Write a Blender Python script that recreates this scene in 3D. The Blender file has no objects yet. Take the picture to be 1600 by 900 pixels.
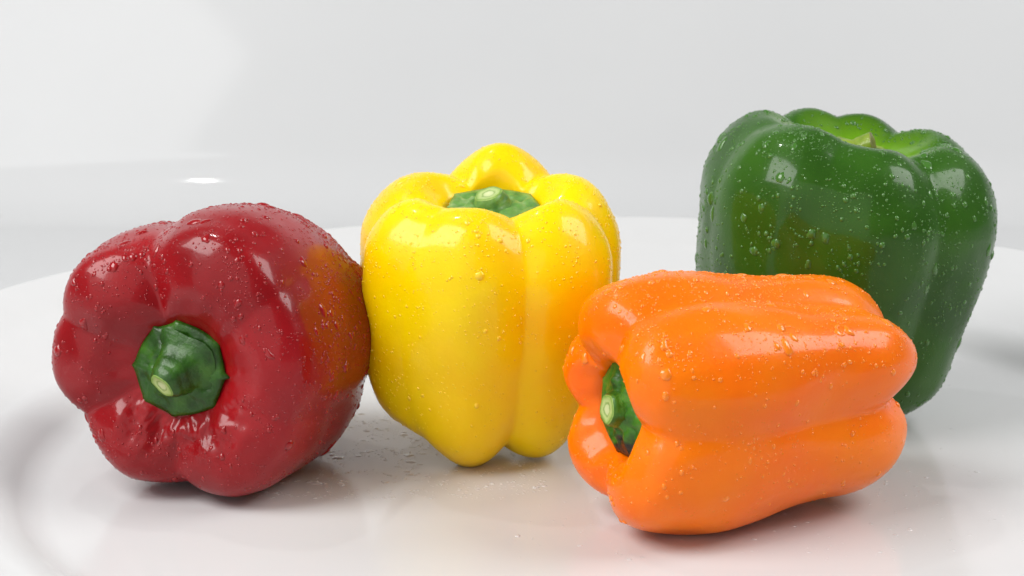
import bpy, math, random
import numpy as np
from mathutils import Vector, Matrix, noise

# ------------------------------------------------------------------ camera, world, lamps, exposure
scene = bpy.context.scene
COL = scene.collection

cam_data = bpy.data.cameras.new("camera")
cam = bpy.data.objects.new("camera", cam_data); COL.objects.link(cam)
cam.location = (0.0, -0.7104, 0.2405)
cam.rotation_euler = (math.radians(90 - 14), 0, 0)
cam_data.lens = 77.6; cam_data.sensor_width = 36
cam_data.clip_start = 0.02; cam_data.clip_end = 50
cam_data.dof.use_dof = True; cam_data.dof.focus_distance = 0.70; cam_data.dof.aperture_fstop = 22
scene.camera = cam

world = bpy.data.worlds.new("World"); scene.world = world; world.use_nodes = True
bg = world.node_tree.nodes["Background"]
bg.inputs[0].default_value = (0.97, 0.985, 1.0, 1); bg.inputs[1].default_value = 0.15

def area(name, loc, target, size, power, col=(1, 1, 1), roll=0.0, size_y=None, spread=180):
    L = bpy.data.lights.new(name, 'AREA'); L.energy = power; L.color = col
    L.shape = 'RECTANGLE'; L.size = size; L.size_y = size_y or size; L.spread = math.radians(spread)
    o = bpy.data.objects.new(name, L); COL.objects.link(o)
    o.location = loc
    q = (Vector(target) - Vector(loc)).to_track_quat('-Z', 'Y')
    o.rotation_euler = (q.to_matrix() @ Matrix.Rotation(roll, 3, 'Z')).to_euler()
    return o
area("softbox_or_fill_lamp", (-0.69, -0.32, 0.87), (0, 0.05, 0.03), 0.66, 10.0, (1.0, 0.995, 0.985), math.radians(5))
area("softbox_or_fill_lamp", (-0.95, -1.65, 0.80), (0.02, 0.05, 0.04), 2.6, 10.5, (1.0, 0.995, 0.985), 0.0, 1.9)  # added fill from the front left, brightens the near faces of the peppers
area("softbox_or_fill_lamp", (0.84, -0.02, 0.86), (0.05, 0.05, 0.03), 0.60, 6.8, (1.0, 0.995, 0.985), math.radians(30))
bulb = bpy.data.lights.new("bulb_lamp", 'POINT'); bulb.energy = 2.2; bulb.shadow_soft_size = 0.012; bulb.color = (1, 0.99, 0.98)
bulb_o = bpy.data.objects.new("bulb_lamp", bulb); COL.objects.link(bulb_o); bulb_o.location = (-0.30, 0.30, 0.90)

vs = scene.view_settings
vs.view_transform = 'Standard'; vs.look = 'None'; vs.gamma = 1.0; vs.exposure = 0.32; vs.use_curve_mapping = False
scene.cycles.use_denoising = True
scene.cycles.max_bounces = 14; scene.cycles.transmission_bounces = 10
scene.cycles.caustics_refractive = True; scene.cycles.caustics_reflective = False
scene.cycles.blur_glossy = 0.6
scene.cycles.sample_clamp_indirect = 6.0

# ------------------------------------------------------------------ materials
def new_mat(name):
    m = bpy.data.materials.new(name); m.use_nodes = True
    nt = m.node_tree
    return m, nt, nt.nodes["Principled BSDF"]
def N(nt, kind, **kw):
    n = nt.nodes.new(kind)
    for k, v in kw.items():
        if hasattr(n, k): setattr(n, k, v)
        else: n.inputs[k].default_value = v
    return n
def ramp(nt, stops, interp='LINEAR'):
    n = nt.nodes.new('ShaderNodeValToRGB'); n.color_ramp.interpolation = interp
    el = n.color_ramp.elements
    while len(el) < len(stops): el.new(0.5)
    for e, (p, c) in zip(el, stops):
        e.position = p; e.color = (*c, 1) if len(c) == 3 else c
    return n

def skin_material(name, c_dark, c_main, c_light, sss, radius, rough=0.3, coat=0.5, spec=0.5, cavity=None, speck=None):
    m, nt, b = new_mat(name); L = nt.links
    tc = N(nt, 'ShaderNodeTexCoord')
    n1 = N(nt, 'ShaderNodeTexNoise'); n1.inputs['Scale'].default_value = 28; n1.inputs['Detail'].default_value = 3
    L.new(tc.outputs['Object'], n1.inputs['Vector'])
    r1 = ramp(nt, [(0.3, c_dark), (0.5, c_main), (0.72, c_light)]); L.new(n1.outputs['Fac'], r1.inputs[0])
    col = r1.outputs[0]
    # tiny paler pores of the skin
    v = N(nt, 'ShaderNodeTexVoronoi'); v.inputs['Scale'].default_value = 1100
    L.new(tc.outputs['Object'], v.inputs['Vector'])
    rv = ramp(nt, [(0.0, (1, 1, 1)), (0.22, (0, 0, 0))]); L.new(v.outputs['Distance'], rv.inputs[0])
    n3 = N(nt, 'ShaderNodeTexNoise'); n3.inputs['Scale'].default_value = 210
    L.new(tc.outputs['Object'], n3.inputs['Vector'])
    rn3 = ramp(nt, [(0.52, (0, 0, 0)), (0.7, (1, 1, 1))]); L.new(n3.outputs['Fac'], rn3.inputs[0])
    mu = N(nt, 'ShaderNodeMath', operation='MULTIPLY'); L.new(rv.outputs[0], mu.inputs[0]); L.new(rn3.outputs[0], mu.inputs[1])
    mu2 = N(nt, 'ShaderNodeMath', operation='MULTIPLY'); L.new(mu.outputs[0], mu2.inputs[0]); mu2.inputs[1].default_value = 0.45
    mx = N(nt, 'ShaderNodeMixRGB'); L.new(mu2.outputs[0], mx.inputs[0]); L.new(col, mx.inputs[1])
    mx.inputs[2].default_value = (*(speck or c_light), 1)
    col = mx.outputs[0]
    if cavity:   # (colour, z start, z end, radius): the paler flesh round the stem, with light through its thin wall painted in, an attribute baked on the mesh
        at = N(nt, 'ShaderNodeAttribute', attribute_name='stem_zone')
        mc = N(nt, 'ShaderNodeMixRGB'); L.new(at.outputs['Fac'], mc.inputs[0]); L.new(col, mc.inputs[1])
        mc.inputs[2].default_value = (*cavity, 1); col = mc.outputs[0]
    L.new(col, b.inputs['Base Color'])
    b.inputs['Subsurface Weight'].default_value = sss
    b.inputs['Subsurface Radius'].default_value = radius
    b.inputs['Subsurface Scale'].default_value = 0.006
    b.inputs['IOR'].default_value = 1.45
    b.inputs['Specular IOR Level'].default_value = spec
    b.inputs['Coat Weight'].default_value = coat
    b.inputs['Coat Roughness'].default_value = 0.10
    n4 = N(nt, 'ShaderNodeTexNoise'); n4.inputs['Scale'].default_value = 60
    L.new(tc.outputs['Object'], n4.inputs['Vector'])
    mr = N(nt, 'ShaderNodeMapRange'); L.new(n4.outputs['Fac'], mr.inputs[0])
    mr.inputs[3].default_value = rough - 0.08; mr.inputs[4].default_value = rough + 0.1
    L.new(mr.outputs[0], b.inputs['Roughness'])
    # fine relief of the skin
    n2 = N(nt, 'ShaderNodeTexNoise'); n2.inputs['Scale'].default_value = 900; n2.inputs['Detail'].default_value = 2
    L.new(tc.outputs['Object'], n2.inputs['Vector'])
    n5 = N(nt, 'ShaderNodeTexNoise'); n5.inputs['Scale'].default_value = 130; n5.inputs['Detail'].default_value = 2
    L.new(tc.outputs['Object'], n5.inputs['Vector'])
    ad = N(nt, 'ShaderNodeMath', operation='MULTIPLY_ADD'); L.new(n5.outputs['Fac'], ad.inputs[0]); ad.inputs[1].default_value = 2.2
    L.new(n2.outputs['Fac'], ad.inputs[2])
    bp = N(nt, 'ShaderNodeBump'); bp.inputs['Strength'].default_value = 0.22; bp.inputs['Distance'].default_value = 0.00035
    L.new(ad.outputs[0], bp.inputs['Height']); L.new(bp.outputs[0], b.inputs['Normal'])
    return m

M = {}
M['red'] = skin_material('red_pepper_skin', (0.20, 0.001, 0.003), (0.27, 0.002, 0.005), (0.34, 0.004, 0.008), 0.22, (1.0, 0.12, 0.1), 0.32, 0.38, 0.22, speck=(0.6, 0.12, 0.03))
M['yellow'] = skin_material('yellow_pepper_skin', (0.95, 0.56, 0.0), (0.97, 0.64, 0.0), (0.98, 0.70, 0.0), 0.30, (1.0, 0.7, 0.1), 0.32, 0.30, 0.15, speck=(0.95, 0.7, 0.05))
M['orange'] = skin_material('orange_pepper_skin', (0.95, 0.145, 0.0), (0.97, 0.18, 0.0), (0.98, 0.22, 0.0), 0.30, (1.0, 0.35, 0.06), 0.32, 0.32, 0.18, speck=(0.95, 0.4, 0.03))
M['green'] = skin_material('green_pepper_skin', (0.018, 0.068, 0.005), (0.028, 0.100, 0.007), (0.042, 0.135, 0.009), 0.15, (0.4, 1.0, 0.2), 0.32, 0.38, 0.10, cavity=(0.12, 0.28, 0.006), speck=(0.2, 0.4, 0.05))

def stalk_material(name, dark, main, light, blotch=None, blotch_dir=None):
    m, nt, b = new_mat(name); L = nt.links
    tc = N(nt, 'ShaderNodeTexCoord')
    n1 = N(nt, 'ShaderNodeTexNoise'); n1.inputs['Scale'].default_value = 150; n1.inputs['Detail'].default_value = 3
    L.new(tc.outputs['Object'], n1.inputs['Vector'])
    r1 = ramp(nt, [(0.28, dark), (0.5, main), (0.74, light)]); L.new(n1.outputs['Fac'], r1.inputs[0])
    col = r1.outputs[0]
    if blotch:
        sp = N(nt, 'ShaderNodeVectorMath', operation='DOT_PRODUCT'); L.new(tc.outputs['Object'], sp.inputs[0]); sp.inputs[1].default_value = blotch_dir
        n6 = N(nt, 'ShaderNodeTexNoise'); n6.inputs['Scale'].default_value = 200; n6.inputs['Detail'].default_value = 3
        L.new(tc.outputs['Object'], n6.inputs['Vector'])
        ma = N(nt, 'ShaderNodeMath', operation='MULTIPLY_ADD'); L.new(n6.outputs['Fac'], ma.inputs[0]); ma.inputs[1].default_value = 0.010; L.new(sp.outputs['Value'], ma.inputs[2])
        rb = ramp(nt, [(0.0, (0, 0, 0)), (1.0, (1, 1, 1))])
        mr = N(nt, 'ShaderNodeMapRange'); L.new(ma.outputs[0], mr.inputs[0]); mr.inputs[1].default_value = 0.0125; mr.inputs[2].default_value = 0.0155
        mc = N(nt, 'ShaderNodeMixRGB'); L.new(mr.outputs[0], mc.inputs[0]); L.new(col, mc.inputs[1]); mc.inputs[2].default_value = (*blotch, 1)
        col = mc.outputs[0]
    L.new(col, b.inputs['Base Color'])
    b.inputs['Roughness'].default_value = 0.42; b.inputs['Specular IOR Level'].default_value = 0.3
    b.inputs['Coat Weight'].default_value = 0.22; b.inputs['Coat Roughness'].default_value = 0.12
    b.inputs['Subsurface Weight'].default_value = 0.15; b.inputs['Subsurface Radius'].default_value = (0.4, 1, 0.2); b.inputs['Subsurface Scale'].default_value = 0.002
    bp = N(nt, 'ShaderNodeBump'); bp.inputs['Strength'].default_value = 0.55; bp.inputs['Distance'].default_value = 0.0011
    n2 = N(nt, 'ShaderNodeTexNoise'); n2.inputs['Scale'].default_value = 330; n2.inputs['Detail'].default_value = 3
    L.new(tc.outputs['Object'], n2.inputs['Vector'])
    L.new(n2.outputs['Fac'], bp.inputs['Height']); L.new(bp.outputs[0], b.inputs['Normal'])
    return m
M['stalk_dark'] = stalk_material('dark_green_stalk', (0.012, 0.050, 0.003), (0.022, 0.090, 0.005), (0.045, 0.15, 0.008))
M['stalk_pale'] = stalk_material('pale_green_stalk', (0.05, 0.16, 0.03), (0.14, 0.30, 0.06), (0.32, 0.46, 0.20))
M['stalk_brown'] = stalk_material('browned_green_stalk', (0.018, 0.075, 0.005), (0.040, 0.16, 0.008), (0.09, 0.25, 0.02), blotch=(0.014, 0.012, 0.006), blotch_dir=(0.35, -0.93, 0))
M['stalk_lime'] = stalk_material('lime_green_stalk', (0.10, 0.14, 0.015), (0.20, 0.30, 0.02), (0.30, 0.38, 0.05))
M['stalk_brown_tip'] = stalk_material('dried_brown_stalk', (0.09, 0.07, 0.02), (0.18, 0.17, 0.04), (0.27, 0.30, 0.06))

def cut_material():
    m, nt, b = new_mat('pale_cut_stalk'); L = nt.links
    tc = N(nt, 'ShaderNodeTexCoord')
    n1 = N(nt, 'ShaderNodeTexNoise'); n1.inputs['Scale'].default_value = 500; n1.inputs['Detail'].default_value = 3
    L.new(tc.outputs['Object'], n1.inputs['Vector'])
    at = N(nt, 'ShaderNodeAttribute', attribute_name='ring')
    ma = N(nt, 'ShaderNodeMath', operation='MULTIPLY_ADD'); L.new(n1.outputs['Fac'], ma.inputs[0]); ma.inputs[1].default_value = 0.25
    L.new(at.outputs['Fac'], ma.inputs[2])
    r = ramp(nt, [(0.12, (0.62, 0.66, 0.36)), (0.42, (0.52, 0.60, 0.28)), (0.5, (0.20, 0.32, 0.07)), (0.6, (0.46, 0.56, 0.22)),
                  (0.78, (0.34, 0.47, 0.13)), (0.9, (0.16, 0.30, 0.04)), (1.0, (0.30, 0.46, 0.10))])
    L.new(ma.outputs[0], r.inputs[0]); L.new(r.outputs[0], b.inputs['Base Color'])
    b.inputs['Roughness'].default_value = 0.5
    bp = N(nt, 'ShaderNodeBump'); bp.inputs['Strength'].default_value = 0.5; bp.inputs['Distance'].default_value = 0.0005
    L.new(ma.outputs[0], bp.inputs['Height']); L.new(bp.outputs[0], b.inputs['Normal'])
    return m
M['cut'] = cut_material()

def water_material(name, tint):
    # a nearly opaque bead, the colour seen through clear water painted on as a tint, with a hard wet shine
    m, nt, b = new_mat(name)
    b.inputs['Base Color'].default_value = (*tint, 1); b.inputs['Roughness'].default_value = 0.03
    b.inputs['IOR'].default_value = 1.36; b.inputs['Transmission Weight'].default_value = 0.06
    b.inputs['Coat Weight'].default_value = 0.5; b.inputs['Coat Roughness'].default_value = 0.02
    return m
WATER = {'red': water_material('water_on_red', (0.31, 0.005, 0.008)), 'yellow': water_material('water_on_yellow', (0.97, 0.64, 0.02)),
         'orange': water_material('water_on_orange', (0.97, 0.24, 0.01)), 'green': water_material('water_on_green', (0.055, 0.17, 0.022)),
         'plate': water_material('water_on_plate', (0.67, 0.672, 0.675))}

def ceramic_material():
    m, nt, b = new_mat('white_glazed_ceramic'); L = nt.links
    tc = N(nt, 'ShaderNodeTexCoord')
    n1 = N(nt, 'ShaderNodeTexNoise'); n1.inputs['Scale'].default_value = 9; n1.inputs['Detail'].default_value = 4
    L.new(tc.outputs['Object'], n1.inputs['Vector'])
    r = ramp(nt, [(0.3, (0.605, 0.608, 0.612)), (0.7, (0.63, 0.633, 0.637))]); L.new(n1.outputs['Fac'], r.inputs[0])
    L.new(r.outputs[0], b.inputs['Base Color'])
    b.inputs['Roughness'].default_value = 0.15; b.inputs['IOR'].default_value = 1.5; b.inputs['Specular IOR Level'].default_value = 0.22
    n2 = N(nt, 'ShaderNodeTexNoise'); n2.inputs['Scale'].default_value = 55; n2.inputs['Detail'].default_value = 2
    L.new(tc.outputs['Object'], n2.inputs['Vector'])
    bp = N(nt, 'ShaderNodeBump'); bp.inputs['Strength'].default_value = 0.06; bp.inputs['Distance'].default_value = 0.0006
    L.new(n2.outputs['Fac'], bp.inputs['Height']); L.new(bp.outputs[0], b.inputs['Normal'])
    return m
M['ceramic'] = ceramic_material()

def backdrop_material():
    m, nt, b = new_mat('white_vinyl'); L = nt.links
    tc = N(nt, 'ShaderNodeTexCoord')
    n1 = N(nt, 'ShaderNodeTexNoise'); n1.inputs['Scale'].default_value = 5; n1.inputs['Detail'].default_value = 5
    L.new(tc.outputs['Object'], n1.inputs['Vector'])
    r = ramp(nt, [(0.3, (0.56, 0.566, 0.572)), (0.7, (0.58, 0.585, 0.59))]); L.new(n1.outputs['Fac'], r.inputs[0])
    L.new(r.outputs[0], b.inputs['Base Color'])
    b.inputs['Roughness'].default_value = 0.06; b.inputs['IOR'].default_value = 1.4; b.inputs['Specular IOR Level'].default_value = 0.12
    return m
M['vinyl'] = backdrop_material()

# ------------------------------------------------------------------ helpers
def mesh_obj(name, verts, faces, mat, parent=None, smooth=True, attrs=None):
    me = bpy.data.meshes.new(name)
    me.from_pydata([tuple(map(float, v)) for v in verts], [], [tuple(map(int, f)) for f in faces])
    if smooth: me.polygons.foreach_set('use_smooth', [True] * len(me.polygons))
    if attrs:
        for k, a in attrs.items():
            at = me.attributes.new(k, 'FLOAT', 'POINT'); at.data.foreach_set('value', np.asarray(a, dtype=np.float32))
    me.materials.append(mat); me.update()
    o = bpy.data.objects.new(name, me); COL.objects.link(o)
    if parent: o.parent = parent
    return o
def tag(o, label=None, cat=None, group=None, kind=None):
    for k, v in (('label', label), ('category', cat), ('group', group), ('kind', kind)):
        if v: o[k] = v
    return o
def lathe(profile, n):
    verts, faces = [], []
    P = len(profile)
    for i in range(n):
        a = 2 * math.pi * i / n; c, s = math.cos(a), math.sin(a)
        verts += [(r * c, r * s, z) for r, z in profile]
    for i in range(n):
        j = (i + 1) % n
        for k in range(P - 1):
            faces.append((i * P + k, j * P + k, j * P + k + 1, i * P + k + 1))
    return verts, faces

# ------------------------------------------------------------------ setting: the sweep of white vinyl and the plate
TABLE_Z = -0.016
def sweep_profile():
    pts = [(-1.6, TABLE_Z), (-0.6, TABLE_Z), (0.0, TABLE_Z), (0.3, TABLE_Z)]
    y0, R, amax = 0.450, 0.06, math.radians(63)
    for i in range(25):
        a = amax * i / 24
        pts.append((y0 + R * math.sin(a), TABLE_Z + R * (1 - math.cos(a))))
    ye, ze = pts[-1]
    for s in (0.1, 0.3, 0.6, 1.0):
        pts.append((ye + s * math.cos(amax), ze + s * math.sin(amax)))
    return pts
sp = sweep_profile(); xs = np.linspace(-1.7, 1.7, 9)
bv = [(x, y, z) for y, z in sp for x in xs]; nx = len(xs)
bf = [(i * nx + j, i * nx + j + 1, (i + 1) * nx + j + 1, (i + 1) * nx + j) for i in range(len(sp) - 1) for j in range(nx - 1)]
backdrop = tag(mesh_obj('backdrop', bv, bf, M['vinyl']), kind='structure')

PLATE_C = (0.036, 0.006)
def plate_profile():
    p = [(0.0, 0.0), (0.06, 0.0), (0.12, 0.0), (0.190, 0.0002)]
    # short concave wall of the well
    for i in range(1, 9):
        a = math.radians(40) * i / 8
        p.append((0.190 + 0.018 * math.sin(a), 0.0002 + 0.018 * (1 - math.cos(a))))
    r0, z0 = p[-1]
    for i in range(1, 7):       # convex shoulder onto the broad rim
        t = i / 6
        p.append((r0 + 0.018 * t, z0 + 0.013 * t - 0.0075 * t * t))
    r0, z0 = p[-1]
    for t in (0.2, 0.45, 0.7, 0.9): p.append((r0 + 0.044 * t, z0 + 0.0105 * t))
    p += [(0.2745, 0.0272), (0.2765, 0.0272), (0.278, 0.0262), (0.2783, 0.0245), (0.276, 0.0225), (0.26, 0.0185), (0.215, 0.0085),
          (0.208, -0.002), (0.185, -0.0075), (0.135, -0.0085), (0.134, -0.0158), (0.124, -0.0158), (0.122, -0.0085), (0.0, -0.0085)]
    return p
pv, pf = lathe(plate_profile(), 192)
plate = bpy.data.objects.new('serving_plate', None); COL.objects.link(plate); plate.location = (PLATE_C[0], PLATE_C[1], 0)
tag(plate, 'large round glossy white ceramic plate under the four peppers', 'plate')
mesh_obj('dish', pv, pf, M['ceramic'], plate)

# ------------------------------------------------------------------ peppers
K = 12
G_RHO = np.array([1, .80, .70, .80, .87, .885, .865, .82, .78, .87, 1, 1])
G_DZ = np.array([0, .35, .55, .25, 0, 0, -.05, -.30, -.62, -.28, 0, 0])

def crest(R=4.3, H=9.0, zb=0.0, rb=2.2, rl=None, rm=None, rs=None, ri=None, zbc=0.9, zd=6.9, dim=1.2, sh=0.82, dr=.55):
    L = H - zb
    rl = rl if rl else 0.5 * (rb + R) + 0.25
    rm = rm if rm else 0.93 * R
    rs = rs if rs else 0.60 * R
    ri = ri if ri else 0.40 * R
    return np.array([(0, zbc), (.5 * rb, zb + .12), (rb, zb + .04), (rl, zb + .14 * L), (rm, zb + .40 * L), (R, zb + .66 * L),
                     (.975 * R, zb + .82 * L), (sh * R, zb + .95 * L), (rs, H), (ri, H - dr), (dim, zd + .12), (0, zd)], float)

def catmull(P, nper):
    """P (..., K, 2) -> (..., S, 2)"""
    first = P[..., 1:2, :] * np.array([-1, 1]); last = P[..., -2:-1, :] * np.array([-1, 1])
    Q = np.concatenate([first, P, last], axis=-2)
    out = []
    for k in range(P.shape[-2] - 1):
        p0, p1, p2, p3 = (Q[..., k + i, :] for i in range(4))
        for t in np.arange(nper) / nper:
            out.append(0.5 * ((2 * p1) + (-p0 + p2) * t + (2 * p0 - 5 * p1 + 4 * p2 - p3) * t * t + (-p0 + 3 * p1 - 3 * p2 + p3) * t ** 3))
    out.append(P[..., -1, :])
    return np.stack(out, axis=-2)

def pepper_surface(lobes, nth=288, nper=9, twist=0.0, seed=0, lump=0.05, wrinkle=0.03, soft=0.16, crumple=None):
    """lobes: list of (angle_deg, crest knots, groove_angle after it or None, groove depth) ; cm"""
    lobes = sorted(lobes, key=lambda l: l[0])
    n = len(lobes); keys = []
    for i, (a, c, ga, gd) in enumerate(lobes):
        a2, c2 = lobes[(i + 1) % n][:2]
        if i == n - 1: a2 += 360
        if ga is None: ga = 0.5 * (a + a2)
        elif ga < a: ga += 360
        t = (ga - a) / (a2 - a)
        avg = c * (1 - t) + c2 * t
        g = avg.copy(); g[:, 0] *= 1 - (1 - G_RHO) * gd; g[:, 1] += G_DZ * gd
        keys.append((a, c, ga, g, a2, c2))
    prof = np.zeros((nth, K, 2))
    for j in range(nth):
        th = 360 * j / nth
        for (a, c, ga, g, a2, c2) in keys:
            tt = th if th >= a else th + 360
            if a <= tt <= a2:
                if tt <= ga: t = (tt - a) / (ga - a); cc = c
                else: t = (a2 - tt) / (a2 - ga); cc = c2
                w = math.cos(t * math.pi / 2)
                w = (math.sqrt(w * w + soft * soft) - soft) / (math.sqrt(1 + soft * soft) - soft)
                w = w ** 0.85
                prof[j] = g + (cc - g) * w
                break
    S = catmull(prof, nper)                          # (nth, s, 2)
    s = S.shape[1]; kk = np.linspace(0, K - 1, s)
    th = np.radians(360 * np.arange(nth) / nth)[:, None] + np.radians(twist) * (kk[None] / (K - 1) - 0.5)
    x = S[..., 0] * np.cos(th); y = S[..., 0] * np.sin(th); z = S[..., 1].copy()
    # uneven growth: low lumps over the body, radial puckers round the stem
    off = seed * 17.3
    for j in range(nth):
        for k in range(1, s - 1):
            p = Vector((x[j, k] * .42 + off, y[j, k] * .42, z[j, k] * .30))
            d = noise.noise(p) * lump + noise.noise(p * 2.7) * lump * .32
            r = math.hypot(x[j, k], y[j, k]); f = min(1, r / 1.5)
            pw = max(0.0, 1 - abs(kk[k] - 9.0) / 1.5)
            d2 = wrinkle * pw * noise.noise(Vector((math.cos(th[j, k]) * 4 + off, math.sin(th[j, k]) * 4, kk[k] * .8)))
            if crumple:      # (amount, from angle, to angle): dents in the flesh round the stem
                am, a0, a1 = crumple; ad = math.degrees(th[j, k]) % 360
                wa = max(0.0, min(1, (ad - a0) / 18, (a1 - ad) / 18)); wk_ = max(0.0, 1 - abs(kk[k] - 8.9) / 1.2)
                q = Vector((x[j, k] * 1.5 + off, y[j, k] * 1.5, 2.2))
                d2 += wa * wk_ * am * (noise.noise(q) - .6 * abs(noise.noise(q * 1.9)))
            if r > 1e-4:
                x[j, k] += x[j, k] / r * d * f; y[j, k] += y[j, k] / r * d * f
            z[j, k] += d * .4 * f + d2 * 2.2
    return x * .01, y * .01, z * .01, kk

def body_mesh(name, lobes, mat, root, **kw):
    x, y, z, kk = pepper_surface(lobes, **kw)
    nth, s = x.shape
    verts = [(0, 0, float(z[:, 0].mean()))]
    V = np.stack([x, y, z], -1)[:, 1:-1].reshape(-1, 3)
    m = s - 2
    verts = np.vstack([[[0, 0, z[:, 0].mean()]], V, [[0, 0, z[:, -1].mean()]]])
    faces = []
    top = 1 + nth * m
    for i in range(nth):
        j = (i + 1) % nth
        faces.append((0, 1 + j * m, 1 + i * m))
        for k in range(m - 1):
            faces.append((1 + i * m + k, 1 + j * m + k, 1 + j * m + k + 1, 1 + i * m + k + 1))
        faces.append((1 + i * m + m - 1, 1 + j * m + m - 1, top))
    zone = np.clip((np.tile(kk[1:-1], nth) - 7.9) / 1.3, 0, 1)
    zone = np.concatenate([[0], zone, [1]])
    o = mesh_obj(name, verts, faces, mat, root, attrs={'stem_zone': zone})
    return o

def frame(axis, roll=0.0, upref=(0, 0, 1)):
    """local z along axis, local y as near to up as it goes"""
    a = Vector(axis).normalized(); u = Vector(upref)
    y = (u - a * u.dot(a)).normalized(); x = y.cross(a)
    return Matrix((x, y, a)).transposed() @ Matrix.Rotation(math.radians(roll), 3, 'Z')

def add_root(name, label, loc, rot, group):
    r = bpy.data.objects.new(name, None); COL.objects.link(r)
    r.empty_display_size = 0.02
    r.matrix_world = Matrix.Translation(Vector(loc)) @ rot.to_4x4()
    return tag(r, label, 'bell pepper', group)

def settle(root, body, sink=0.0006):
    """lower or raise the pepper until it rests on the plate"""
    co = np.empty(len(body.data.vertices) * 3); body.data.vertices.foreach_get('co', co); co = co.reshape(-1, 3)
    mw = np.array(root.matrix_world)
    w = co @ mw[:3, :3].T + mw[:3, 3]
    root.matrix_world = Matrix.Translation((0, 0, -sink - w[:, 2].min())) @ root.matrix_world

def calyx(root, zc, mat, rad=1.5, corners=7, seed=0, dome=0.55, stem_to=(0, 0, 1.6), r0=0.62, r1=0.5, cut_r=0.5, rise=0.15, droop=0.12,
          stem_mat=None, cut_mat=None, elong=1.0, bend=.18):
    rnd = random.Random(seed)
    n, m = 84, 16
    ca = sorted([(i + rnd.uniform(-.28, .28)) * 360 / corners for i in range(corners)])
    cr = [rnd.uniform(.94, 1.07) for _ in ca]
    def outline(a):
        a %= 360
        for i in range(corners):
            a0 = ca[i]; a1 = ca[(i + 1) % corners] + (360 if i == corners - 1 else 0)
            aa = a if a >= a0 else a + 360
            if a0 <= aa <= a1:
                t = (aa - a0) / (a1 - a0)
                # a chord between two pointed corners, the point drawn out a little
                r = cr[i] * (1 - t) + cr[(i + 1) % corners] * t
                edge = abs(2 * t - 1)
                return r * (.90 + .05 * edge ** 2 + .06 * edge ** 9)
        return 1.0
    V = []; F = []
    for i in range(n):
        a = 360 * i / n; R = outline(a) * rad; c, s_ = math.cos(math.radians(a)), math.sin(math.radians(a))
        for k in range(m):
            t = k / (m - 1)
            r = R * t
            h = dome * (1 - t ** 1.6) + rise * t * t - droop * max(0, t - .85) * 4
            q = Vector((r * c * 1.6 + seed * 3.1, r * s_ * 1.6, 0))
            h += (noise.noise(q * 1.3) * .12 + noise.noise(q * 3.2) * .10 + .03 * math.cos(math.radians(a) * corners) * t - .13 * math.exp(-((t - .74) / .13) ** 2) * (.6 + noise.noise(q * 1.7))) * math.sin(math.pi * min(1, t * 1.05)) ** .7
            # ribs running to the corners
            V.append((r * c * elong, r * s_, zc + h))
    for i in range(n):
        j = (i + 1) % n
        for k in range(m - 1):
            F.append((i * m + k, j * m + k, j * m + k + 1, i * m + k + 1)) if k else F.append((i * m, j * m + 1, i * m + 1))
    b0 = len(V)                       # thickness below the edge
    for i in range(n):
        x, y, z = V[i * m + m - 1]
        V.append((x * .93, y * .93, z - .14))
    for i in range(n):
        j = (i + 1) % n
        F.append((i * m + m - 1, j * m + m - 1, b0 + j, b0 + i))
    V.append((0, 0, zc - .3)); ctr = len(V) - 1
    for i in range(n): F.append((b0 + i, b0 + (i + 1) % n, ctr))
    mesh_obj('calyx', np.array(V) * .01, F, mat, root)
    # stalk: bent tapering stub, fluted
    p0 = Vector((0, 0, zc + dome * .1)); p3 = Vector(stem_to) + Vector((0, 0, zc)); p1 = p0.lerp(p3, .5) + Vector((0, 0, (p3 - p0).length * bend))
    rings, ns = 14, 28; V = []; F = []
    tan = None
    for k in range(rings):
        t = k / (rings - 1)
        c = p0 * (1 - t) ** 2 + p1 * 2 * t * (1 - t) + p3 * t * t
        tan = ((p1 - p0) * (1 - t) + (p3 - p1) * t).normalized()
        ux = tan.orthogonal().normalized() if k == 0 else (ux - tan * ux.dot(tan)).normalized()
        uy = tan.cross(ux)
        rr = r0 + (r1 - r0) * min(1, t * 1.4)
        if t > .8: rr = r1 + (cut_r - r1) * (t - .8) / .2
        if t < .25: rr += (0.25 - t) * 1.5
        for i in range(ns):
            a = 2 * math.pi * i / ns
            fl = 1 + .07 * math.cos(5 * a + seed) * (1 - .5 * t) + .05 * noise.noise(Vector((math.cos(a) * 1.5 + seed, math.sin(a) * 1.5, t * 4)))
            fl *= 1 + .035 * math.sin(t * 26 + seed) * (1 - t)
            V.append(c + (ux * math.cos(a) + uy * math.sin(a)) * rr * fl)
    for k in range(rings - 1):
        for i in range(ns):
            j = (i + 1) % ns
            F.append((k * ns + i, k * ns + j, (k + 1) * ns + j, (k + 1) * ns + i))
    st = mesh_obj('stem', np.array([tuple(v) for v in V]) * .01, F, stem_mat or mat, root)
    ring = V[-ns:]; cV = []; ringv = []; cF = []; cc = p3
    fr = (1.0, .93, .8, .62, .42, .2); dz = (0, .035, .02, .03, .0, .03)
    for f, d in zip(fr, dz):
        for v in ring: cV.append(cc + (v - cc) * f + tan * (d + .015 * noise.noise(v * 6 * f))); ringv.append(f * .85)
    for k in range(len(fr) - 1):
        for i in range(ns):
            j = (i + 1) % ns
            cF.append((k * ns + i, k * ns + j, (k + 1) * ns + j, (k + 1) * ns + i))
    cV.append(cc + tan * .02); ringv.append(0.0); c0 = len(cV) - 1; b = (len(fr) - 1) * ns
    for i in range(ns): cF.append((b + i, b + (i + 1) % ns, c0))
    mesh_obj('cut_end', np.array([tuple(v) for v in cV]) * .01, cF, cut_mat or M['cut'], st, attrs={'ring': ringv})

GROUP = 'wet bell peppers on the white plate'

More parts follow.
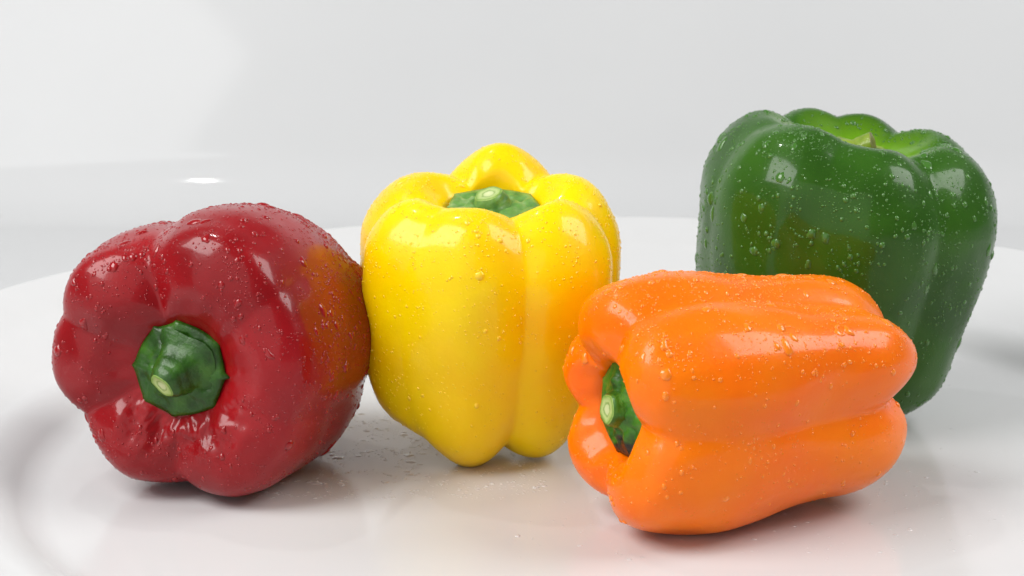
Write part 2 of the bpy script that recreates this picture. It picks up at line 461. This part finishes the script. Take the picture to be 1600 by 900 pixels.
# yellow, upright: 0 right, 90 back, 180 left, 270 front
ye = lambda **k: crest(**{**dict(R=4.5, H=9.6, rb=2.0, zbc=1.5, zd=8.2, dim=1.3), **k})
yellow = add_root('bell_pepper', 'upright yellow bell pepper between the red and the orange one', (-0.008, 0.029, 0),
                  Matrix.Rotation(math.radians(9), 3, 'X') @ Matrix.Rotation(math.radians(1), 3, 'Y'), GROUP)
yb = body_mesh('body', [
    (18, ye(R=4.5, H=9.5, zb=.5), 48, 1.0),
    (83, ye(R=4.4, H=10.0, zb=.6), 120, 1.1),
    (152, ye(R=4.65, H=9.35, zb=1.0, rm=4.6), 188, .8),
    (212, ye(R=4.75, H=9.5, zb=1.1, rb=2.9, rl=4.25, rm=4.8), 232, .2),
    (255, ye(R=4.5, H=9.65, zb=.2, rb=2.7, rl=3.85), 286, .85),
    (318, ye(R=4.5, H=9.6, zb=.3, rb=2.7, rl=3.7), 350, .75)], M['yellow'], yellow, twist=6, seed=1, lump=.10)
settle(yellow, yb)
calyx(yellow, 8.4, M['stalk_pale'], rad=1.62, corners=7, seed=4, dome=.5, rise=.5, stem_to=(-.15, -.05, .8), r0=.8, r1=.55, cut_r=.48)

# red, lying, stem towards the camera
re_ = lambda **k: crest(**{**dict(R=4.8, H=9.0, rb=2.2, zbc=1.0, zd=8.0, dim=1.25, sh=.89, rs=3.15, ri=2.1, dr=.38), **k})
red = add_root('bell_pepper', 'dark red bell pepper lying with its stem towards the viewer', (-0.082, 0.046, 0.045),
               frame((-.285, -.955, .04)), GROUP)
rb_ = body_mesh('body', [
    (12, re_(R=4.75, H=8.9, rm=4.85, rl=4.4, rb=2.9), 38, .22),
    (66, re_(R=5.1, H=9.1), 108, 1.15),
    (140, re_(R=5.05, H=9.0), 162, .4),
    (181, re_(R=5.05, H=8.8), 208, .75),
    (238, re_(R=4.6, H=8.9), 268, .95),
    (306, re_(R=4.75, H=9.0, rm=4.8, rl=4.2, rb=2.9), 340, .4)], M['red'], red, twist=-5, seed=2, lump=.12, wrinkle=.035, crumple=(.14, 205, 345))
settle(red, rb_)
calyx(red, 8.1, M['stalk_dark'], rad=1.74, corners=8, seed=7, dome=.62, rise=.26, stem_to=(-.25, -.36, 1.05), r0=.95, r1=.6, cut_r=.45, bend=.22)

# orange, lying, stem to the left: 0 faces the viewer, 90 up
oe = lambda **k: crest(**{**dict(R=4.0, H=10.2, rb=2.3, zbc=1.1, zd=9.1, dim=1.2, sh=.87, rm=3.75, rs=2.5, ri=1.7), **k})
orange = add_root('bell_pepper', 'orange bell pepper lying on its side in front of the green one', (0.121, -0.016, 0.04),
                  frame((-.90, -.43, .02)), GROUP)
ob = body_mesh('body', [
    (38, oe(R=4.15, H=10.65), 70, .75),
    (108, oe(R=4.15, H=10.7), 136, .9),
    (166, oe(R=3.95, H=10.4), 192, .8),
    (222, oe(R=4.0, H=10.4), 262, .9),
    (310, oe(R=4.2, H=10.65), 357, 1.35)], M['orange'], orange, twist=4, seed=3, lump=.16)
settle(orange, ob)
calyx(orange, 9.3, M['stalk_brown'], rad=1.6, corners=7, seed=11, dome=.6, rise=.4, stem_to=(-.02, .05, .85), r0=.75, r1=.52, cut_r=.46)

# green, upright behind the orange
ge = lambda **k: crest(**{**dict(R=5.3, H=10.6, rb=2.4, zbc=1.2, zd=9.35, dim=1.3, rm=4.8), **k})
green = add_root('bell_pepper', 'big dark green bell pepper standing upright behind the orange one', (0.114, 0.066, 0),
                 Matrix.Rotation(math.radians(5), 3, 'Y') @ Matrix.Rotation(math.radians(3), 3, 'X'), GROUP)
gb = body_mesh('body', [
    (22, ge(R=5.2, H=10.3), 52, .7),
    (78, ge(R=5.0, H=10.4), 96, .3),
    (115, ge(R=5.1, H=10.45), 140, .8),
    (168, ge(R=5.3, H=10.65, rm=5.15, sh=.84, rs=3.4), 196, .28),
    (228, ge(R=5.4, H=10.9, rm=5.0), 250, .25),
    (274, ge(R=5.3, H=10.5), 300, .65),
    (330, ge(R=5.3, H=10.4), 358, .5)], M['green'], green, twist=5, seed=5, lump=.12)
settle(green, gb)
calyx(green, 9.45, M['stalk_lime'], rad=1.5, corners=6, seed=15, dome=.4, rise=.25, stem_to=(.5, -.15, .5), r0=.5, r1=.45, cut_r=.45, cut_mat=M['stalk_brown_tip'])

#DROPLETS#
# ------------------------------------------------------------------ water on the peppers and on the plate
def dome_template(nseg, rings, h, seed=None, wob=0.0):
    """spherical cap of unit radius, its skirt sunk a little below the skin"""
    V = [(0, 0, h)]; F = []
    rr = (1 + h * h) / (2 * h); amax = math.asin(min(1, 1 / rr)) if h < 1 else math.pi / 2
    for k in range(1, rings + 1):
        a = amax * k / rings
        for i in range(nseg):
            t = 2 * math.pi * i / nseg
            w = 1.0
            if seed is not None:
                w += wob * (noise.noise(Vector((math.cos(t) * 1.1 + seed * 5.7, math.sin(t) * 1.1, 0.3)))) * (k / rings)
            V.append((rr * math.sin(a) * math.cos(t) * w, rr * math.sin(a) * math.sin(t) * w, rr * math.cos(a) - rr + h))
    for i in range(nseg):
        t = V[1 + (rings - 1) * nseg + i]
        V.append((t[0] * .97, t[1] * .97, -0.35))
    for i in range(nseg): F.append((0, 1 + i, 1 + (i + 1) % nseg, -1))
    for k in range(rings):
        for i in range(nseg):
            j = (i + 1) % nseg
            F.append((1 + k * nseg + i, 1 + (k + 1) * nseg + i, 1 + (k + 1) * nseg + j, 1 + k * nseg + j))
    return np.array(V), np.array(F)

def tangent_frames(Nn, down, rng, align):
    d = down - Nn * (Nn @ down)[:, None]
    rnd = rng.normal(size=Nn.shape); rnd -= Nn * np.sum(rnd * Nn, 1)[:, None]
    v = align * d + (1 - align) * rnd * .5 + 1e-6
    v /= np.linalg.norm(v, axis=1)[:, None]
    u = np.cross(v, Nn)
    return np.stack([u, v, Nn], -1)          # columns: across, downhill, out

def droplet_mass(name, P, Fr, radii, stretch, heights, parent, wm, nseg=8, rings=3):
    tv, tf = dome_template(nseg, rings, 1.0 if False else 0.6)
    n = len(P); sc = np.stack([radii, radii * stretch, radii * heights], -1)
    V = (tv[None] * sc[:, None]) ; V = np.einsum('nij,nkj->nki', Fr, V) + P[:, None]
    nv = len(tv)
    quad = tf[tf[:, 3] >= 0]; tri = tf[tf[:, 3] < 0][:, :3]
    offs = (np.arange(n) * nv)[:, None, None]
    Q = (quad[None] + offs).reshape(-1, 4); T = (tri[None] + offs).reshape(-1, 3)
    me = bpy.data.meshes.new(name)
    me.vertices.add(n * nv); me.vertices.foreach_set('co', V.reshape(-1).astype(np.float32))
    loops = np.concatenate([Q.reshape(-1), T.reshape(-1)]); me.loops.add(len(loops)); me.loops.foreach_set('vertex_index', loops.astype(np.int32))
    starts = np.concatenate([np.arange(len(Q)) * 4, len(Q) * 4 + np.arange(len(T)) * 3])
    me.polygons.add(len(starts)); me.polygons.foreach_set('loop_start', starts.astype(np.int32))
    me.update(calc_edges=True); me.validate()
    me.polygons.foreach_set('use_smooth', np.ones(len(me.polygons), dtype=bool))
    me.materials.append(wm)
    o = bpy.data.objects.new(name, me); COL.objects.link(o); o.parent = parent
    o['kind'] = 'stuff'
    return o

BIG = {}
for wk in WATER:
  for q in range(6):
    tv, tf = dome_template(18, 6, .55, seed=q + 1, wob=.55)
    me = bpy.data.meshes.new('water_droplet')
    me.from_pydata([tuple(v) for v in tv], [], [tuple(int(i) for i in f if i >= 0) for f in tf])
    me.polygons.foreach_set('use_smooth', [True] * len(me.polygons)); me.materials.append(WATER[wk]); BIG.setdefault(wk, []).append(me)

def sample_surface(body, root, rng, count, density):
    me = body.data; nv = len(me.vertices); npoly = len(me.polygons)
    co = np.empty(nv * 3); me.vertices.foreach_get('co', co); co = co.reshape(-1, 3)
    vn = np.empty(nv * 3); me.vertex_normals.foreach_get('vector', vn); vn = vn.reshape(-1, 3)
    ar = np.empty(npoly); me.polygons.foreach_get('area', ar)
    ls = np.empty(npoly, dtype=np.int32); me.polygons.foreach_get('loop_start', ls)
    lt = np.empty(npoly, dtype=np.int32); me.polygons.foreach_get('loop_total', lt)
    li = np.empty(len(me.loops), dtype=np.int32); me.loops.foreach_get('vertex_index', li)
    q = np.stack([li[ls], li[ls + 1], li[ls + 2], li[ls + np.minimum(3, lt - 1)]], 1)
    mw = np.array(root.matrix_world); cen = co[q].mean(1)
    W = cen @ mw[:3, :3].T + mw[:3, 3]; WN = vn[q].mean(1) @ mw[:3, :3].T
    zone = np.empty(nv); me.attributes['stem_zone'].data.foreach_get('value', zone)
    w = ar * density(W, WN) * (zone[q].max(1) < .75)
    w[W[:, 2] < .006] = 0
    pick = rng.choice(npoly, size=count, p=w / w.sum())
    a, b = rng.random(count), rng.random(count)
    wq = np.stack([(1 - a) * (1 - b), a * (1 - b), a * b, (1 - a) * b], 1)[..., None]
    P = (co[q[pick]] * wq).sum(1); Nn = (vn[q[pick]] * wq).sum(1); Nn /= np.linalg.norm(Nn, axis=1)[:, None]
    return P, Nn

def patchy(W, f, seed, lo=.15, p=2.0):
    v = np.array([noise.noise(Vector((x * f + seed, y * f, z * f))) for x, y, z in W])
    return lo + np.clip(.5 + v, 0, 1) ** p

def wet(body, root, wk, seed, fine, medium, big, up=0.6, hot=(), patch=70, big_r=(.0011, .0019)):
    rng = np.random.default_rng(seed)
    down = np.array(root.matrix_world.to_3x3().transposed() @ Vector((0, 0, -1)))
    def dens(W, WN, pw=1.3, ub=up):
        d = patchy(W, patch, seed * 3.3, p=pw) * (1 - ub + ub * np.clip(.35 + WN[:, 2], 0, 1.2))
        for (c, rad, gain) in hot:
            d = d + gain * np.exp(-((W - np.array(c)) ** 2).sum(1) / (2 * rad * rad))
        return d
    P, Nn = sample_surface(body, root, rng, fine, dens)
    droplet_mass('mist_of_droplets', P, tangent_frames(Nn, down, rng, .3), np.clip(rng.lognormal(math.log(.00023), .35, fine), .00012, .0005),
                 rng.uniform(1, 1.3, fine), rng.uniform(.7, 1.2, fine), root, WATER[wk], 7, 2)
    P, Nn = sample_surface(body, root, rng, medium, lambda W, WN: dens(W, WN, 2.0))
    droplet_mass('small_droplets', P, tangent_frames(Nn, down, rng, .6), np.clip(rng.lognormal(math.log(.00056), .33, medium), .0003, .00108),
                 rng.uniform(1, 1.5, medium), rng.uniform(.6, 1.05, medium), root, WATER[wk], 12, 4)
    P, Nn = sample_surface(body, root, rng, big, lambda W, WN: dens(W, WN, 2.0))
    Fr = tangent_frames(Nn, down, rng, .75)
    for i in range(big):
        o = bpy.data.objects.new('water_droplet', BIG[wk][int(rng.integers(6))]); COL.objects.link(o); o.parent = root
        rad = rng.uniform(*big_r) * (1 if rng.random() < .8 else .8)
        st = rng.uniform(1.0, 1.75)
        S = Matrix.Diagonal((rad, rad * st, rad * rng.uniform(.55, .9)))
        o.matrix_local = Matrix.Translation(Vector(P[i])) @ (Matrix(Fr[i].tolist()) @ S).to_4x4()

bpy.context.view_layer.update()
wet(yb, yellow, 'yellow', 11, 4600, 100, 5, up=.75)
wet(rb_, red, 'red', 12, 9000, 1000, 70, up=.5, hot=[((-.052, .02, .072), .014, 1.6), ((-.055, .015, .05), .009, 1.6)])
wet(ob, orange, 'orange', 13, 4600, 420, 46, up=.85)
wet(gb, green, 'green', 14, 7500, 1150, 75, up=.35)

# water spilt on the plate
rng = np.random.default_rng(5)
def plate_drops(n, box, rmin, rmax, big):
    out = []
    while len(out) < n:
        x = rng.uniform(box[0], box[1]); y = rng.uniform(box[2], box[3])
        if noise.noise(Vector((x * 90, y * 90, 3.1))) > -.12: out.append((x, y))
    return out
for x, y in plate_drops(75, (-.080, -.024, -.018, .066), 0, 0, True):
    o = bpy.data.objects.new('water_droplet', BIG['plate'][int(rng.integers(6))]); COL.objects.link(o); o.parent = plate
    rad = rng.uniform(.0006, .0016)
    o.matrix_local = Matrix.Translation((x - PLATE_C[0], y - PLATE_C[1], 0)) @ Matrix.Rotation(rng.uniform(-.5, .5), 4, 'Z') @ Matrix.Diagonal((rad * rng.uniform(1, 1.5), rad, rad * rng.uniform(.32, .5), 1))
pts = np.array(plate_drops(1500, (-.085, .012, -.03, .07), 0, 0, False) + plate_drops(260, (.0, .17, -.085, .0), 0, 0, False) + plate_drops(150, (.10, .2, -.06, .1), 0, 0, False))
P = np.column_stack([pts[:, 0] - PLATE_C[0], pts[:, 1] - PLATE_C[1], np.zeros(len(pts))])
Nn = np.tile([0, 0, 1.0], (len(P), 1))
droplet_mass('fine_droplets', P, tangent_frames(Nn, np.array([0, -1.0, .01]), rng, .0), np.clip(rng.lognormal(math.log(.00028), .45, len(P)), .00012, .0009),
             rng.uniform(1, 1.5, len(P)), rng.uniform(.4, .6, len(P)), plate, WATER['plate'], 10, 3)
